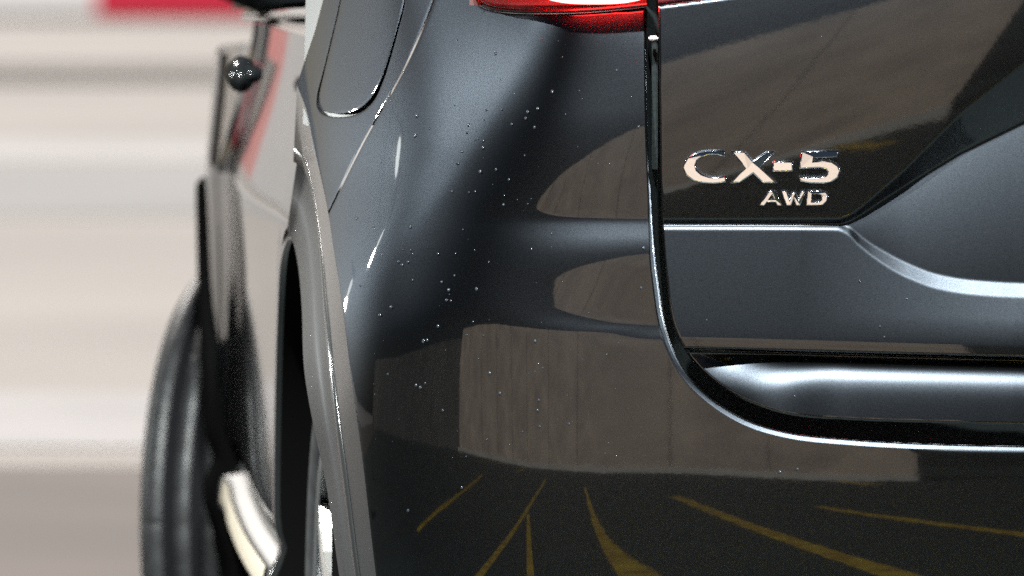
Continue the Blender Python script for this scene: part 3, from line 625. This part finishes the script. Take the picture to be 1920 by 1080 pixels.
# --- wheels
def wheel(name, cx, cy, cz, steer, Rt=0.36, Wt=0.225):
    """local axis +X points inboard; origin at the outer shoulder plane"""
    root_m = Matrix.Translation((cx, cy, cz)) @ Matrix.Rotation(-steer, 4, 'Z')
    def place(bm_or_V): return [root_m @ Vector(v) for v in bm_or_V]
    n = 168
    prof = [(0.045, .245), (0.012, .262), (0.0, .30), (0.006, .335), (0.018, .352), (0.026, .3585), (0.046, .360), (0.048, .349), (0.062, .349), (0.064, .3605),
            (0.087, .361), (0.089, .3490), (0.103, .3490), (0.105, .361), (0.128, .361), (0.130, .3490), (0.144, .3490), (0.146, .3605), (0.168, .360), (0.170, .349), (0.183, .349),
            (0.185, .360), (0.203, .3585), (0.214, .352), (0.225, .335), (0.229, .30), (0.215, .262), (0.19, .245)]
    rows = []
    for k in range(n):
        a = 2*math.pi*k/n; row = []
        for i, (px, pr) in enumerate(prof):
            cutr = 0.0
            if (i in (4, 5, 6) or i in (21, 22, 23)) and k % 2 == 0: cutr = 0.0035
            if i in (9, 10, 13, 14, 17, 18) and k % 4 == 0: cutr = 0.002
            rr = (pr-cutr)*Rt/.36
            row.append((px*Wt/.225, -rr*math.cos(a), rr*math.sin(a)))
        rows.append(row)
    rows.append(rows[0])
    V = place([v for r in rows for v in r])
    m = len(prof)
    rim_prof = [(0.01, .243), (0.006, .250), (0.010, .255), (0.02, .252), (0.03, .236), (0.10, .225), (0.19, .228), (0.205, .25), (0.205, .256)]
    rv = []
    for k in range(73):
        a = 2*math.pi*k/72
        rv.append([root_m @ Vector((px, -pr*math.cos(a), pr*math.sin(a))) for px, pr in rim_prof])
    w_o = loft(name, rv, M['alloy_dark'], car)
    Fc = [[i*m+j, i*m+j+1, (i+1)*m+j+1, (i+1)*m+j] for i in range(n) for j in range(m-1)]
    ty = meshobj('tyre', V, Fc, M['rubber'], w_o); ty.data.materials.append(M['rubber_groove'])
    gset = {7, 8, 6, 11, 12, 10, 15, 16, 14, 19, 20, 18}
    for p_ in ty.data.polygons:
        if p_.index % (m-1) in gset: p_.material_index = 1
    for k in range(5):
        for sgn in (-1, 1):
            a0 = 2*math.pi*(k+.13)/5; a1 = a0+sgn*0.23
            bm = bmesh.new()
            pts = []
            for f in np.linspace(0, 1, 7):
                rr = .05+f*.196; aa = a0+(a1-a0)*f**1.4; xo = .030-.020*math.sin(f*math.pi*.5); ww = .021-.006*f
                cxp = Vector((xo, -rr*math.cos(aa), rr*math.sin(aa))); tn = Vector((0, math.sin(aa), math.cos(aa)))
                pts.append([bm.verts.new(root_m @ (cxp+tn*ww)), bm.verts.new(root_m @ (cxp-tn*ww)), bm.verts.new(root_m @ (cxp-tn*ww*1.1+Vector((.03, 0, 0)))), bm.verts.new(root_m @ (cxp+tn*ww*1.1+Vector((.03, 0, 0))))])
            for i in range(6):
                for j in range(4): bm.faces.new((pts[i][j], pts[i][(j+1) % 4], pts[i+1][(j+1) % 4], pts[i+1][j]))
            bm.faces.new(pts[0]); bm.faces.new(pts[-1][::-1])
            bmobj('spoke', bm, M['alloy'], w_o)
    hv = []
    for k in range(33):
        a = 2*math.pi*k/32; hv.append([root_m @ Vector((px, -pr*math.cos(a), pr*math.sin(a))) for px, pr in ((.012, .001), (.012, .03), (.02, .055), (.06, .075), (.12, .09))])
    loft('hub', hv, M['alloy'], w_o)
    dv = []
    for k in range(49):
        a = 2*math.pi*k/48; dv.append([root_m @ Vector((px, -pr*math.cos(a), pr*math.sin(a))) for px, pr in ((.11, .06), (.11, .165), (.135, .165), (.135, .06))])
    loft('brake_disc', dv, M['alloy_dark'], w_o)
    return w_o
wheel('front_wheel', -.455, FAX+.05, .36, R(14))
wheel('rear_wheel', -.222, AX, .36, R(-4.7))
# --- body shell (roof, rear window, far side): closes the car and casts its shadow
bm = bmesh.new()
prof = [(9.86, 0.30), (9.80, 0.62), (9.86, 1.0), (10.05, 1.17), (10.30, 1.55), (10.7, 1.66), (11.9, 1.68), (12.7, 1.52), (13.2, 1.12), (14.1, 1.0), (14.35, 0.75), (14.3, 0.30)]
L = []; Rr = []
for d, z in prof:
    tl = 0.16*max(0, (z-1.05)/0.6)
    L.append(bm.verts.new((float(Xf(np.array(min(max(d, 10.3), 13.7))))+.30+tl, d, z))); Rr.append(bm.verts.new((float(Xf(np.array(min(max(d, 10.3), 13.7))))+1.84-tl, d, z)))
for i in range(len(prof)-1): bm.faces.new((L[i], L[i+1], Rr[i+1], Rr[i]))
bm.faces.new(L); bm.faces.new(Rr[::-1]); bm.faces.new((L[-1], L[0], Rr[0], Rr[-1]))
bmobj('body_shell', bm, M['black'], car)

# ------------------------------------------------------------------ water drops on the bumper
drops = [(928,100),(781,217),(940,205),(912,206),(1008,204),(989,210),(985,222),(959,233),(1002,239),(878,234),(875,248),(906,264),(905,277),(866,284),(858,306),
 (778,254),(900,322),(930,318),(954,337),(847,359),(879,361),(891,359),(944,384),(1156,132),(1197,238),(1035,172),(747,491),(754,497),(765,491),(773,525),
 (821,476),(852,517),(828,529),(841,544),(837,563),(845,564),(893,542),(733,576),(794,639),(821,612),(793,641),(801,638),(727,702),(780,723),(788,727),(797,719),
 (712,591),(668,408),(700,427),(769,426),(866,915),(1207,465),(1202,540),(937,738),(1010,750),(918,700),(1003,640),(1067,795),(1008,770),(765,958),(1462,885),(1495,880),(980,810),(1012,800),(830,770)]
V = []; Fc = []
def drop(x, y, r, dep):
    base = len(V); n = 10
    for ring_i, (rr, hh) in enumerate(((1.0, -.05), (.92, .35), (.6, .72), (.0, .85))):
        if rr == 0: V.append(P(np.float64(x), np.float64(y), dep(np.array(x), np.array(y))-hh*r*s0)); break
        for k in range(n):
            a = 2*math.pi*k/n; px = x+rr*r*.85*math.cos(a); py = y+rr*r*1.2*math.sin(a)
            V.append(P(np.float64(px), np.float64(py), dep(np.array(px), np.array(py))-hh*r*s0))
    for q in range(2):
        for k in range(n): Fc.append([base+q*n+k, base+q*n+(k+1) % n, base+(q+1)*n+(k+1) % n, base+(q+1)*n+k])
    for k in range(n): Fc.append([base+2*n+k, base+2*n+(k+1) % n, base+3*n])
rr = random.Random(2)
for x, y in drops: drop(x, y, rr.uniform(2.0, 3.4), DB)
for _ in range(110):
    x = rr.uniform(660, 1190); y = rr.uniform(60, 860)
    if x > 640+0.09*(y-400): drop(x, y, rr.uniform(.6, 1.9), DB)
for x, y in ((1612, 528), (1650, 612), (1658, 632), (1490, 743), (1540, 68), (1700, 560), (1325, 600)): drop(x, y, rr.uniform(1.3, 2.6), DT)
dr = meshobj('water_drops', V, Fc, M['water']); tag(dr, 'scattered tiny water drops clinging to the grey bumper', 'water drops', kind='stuff')
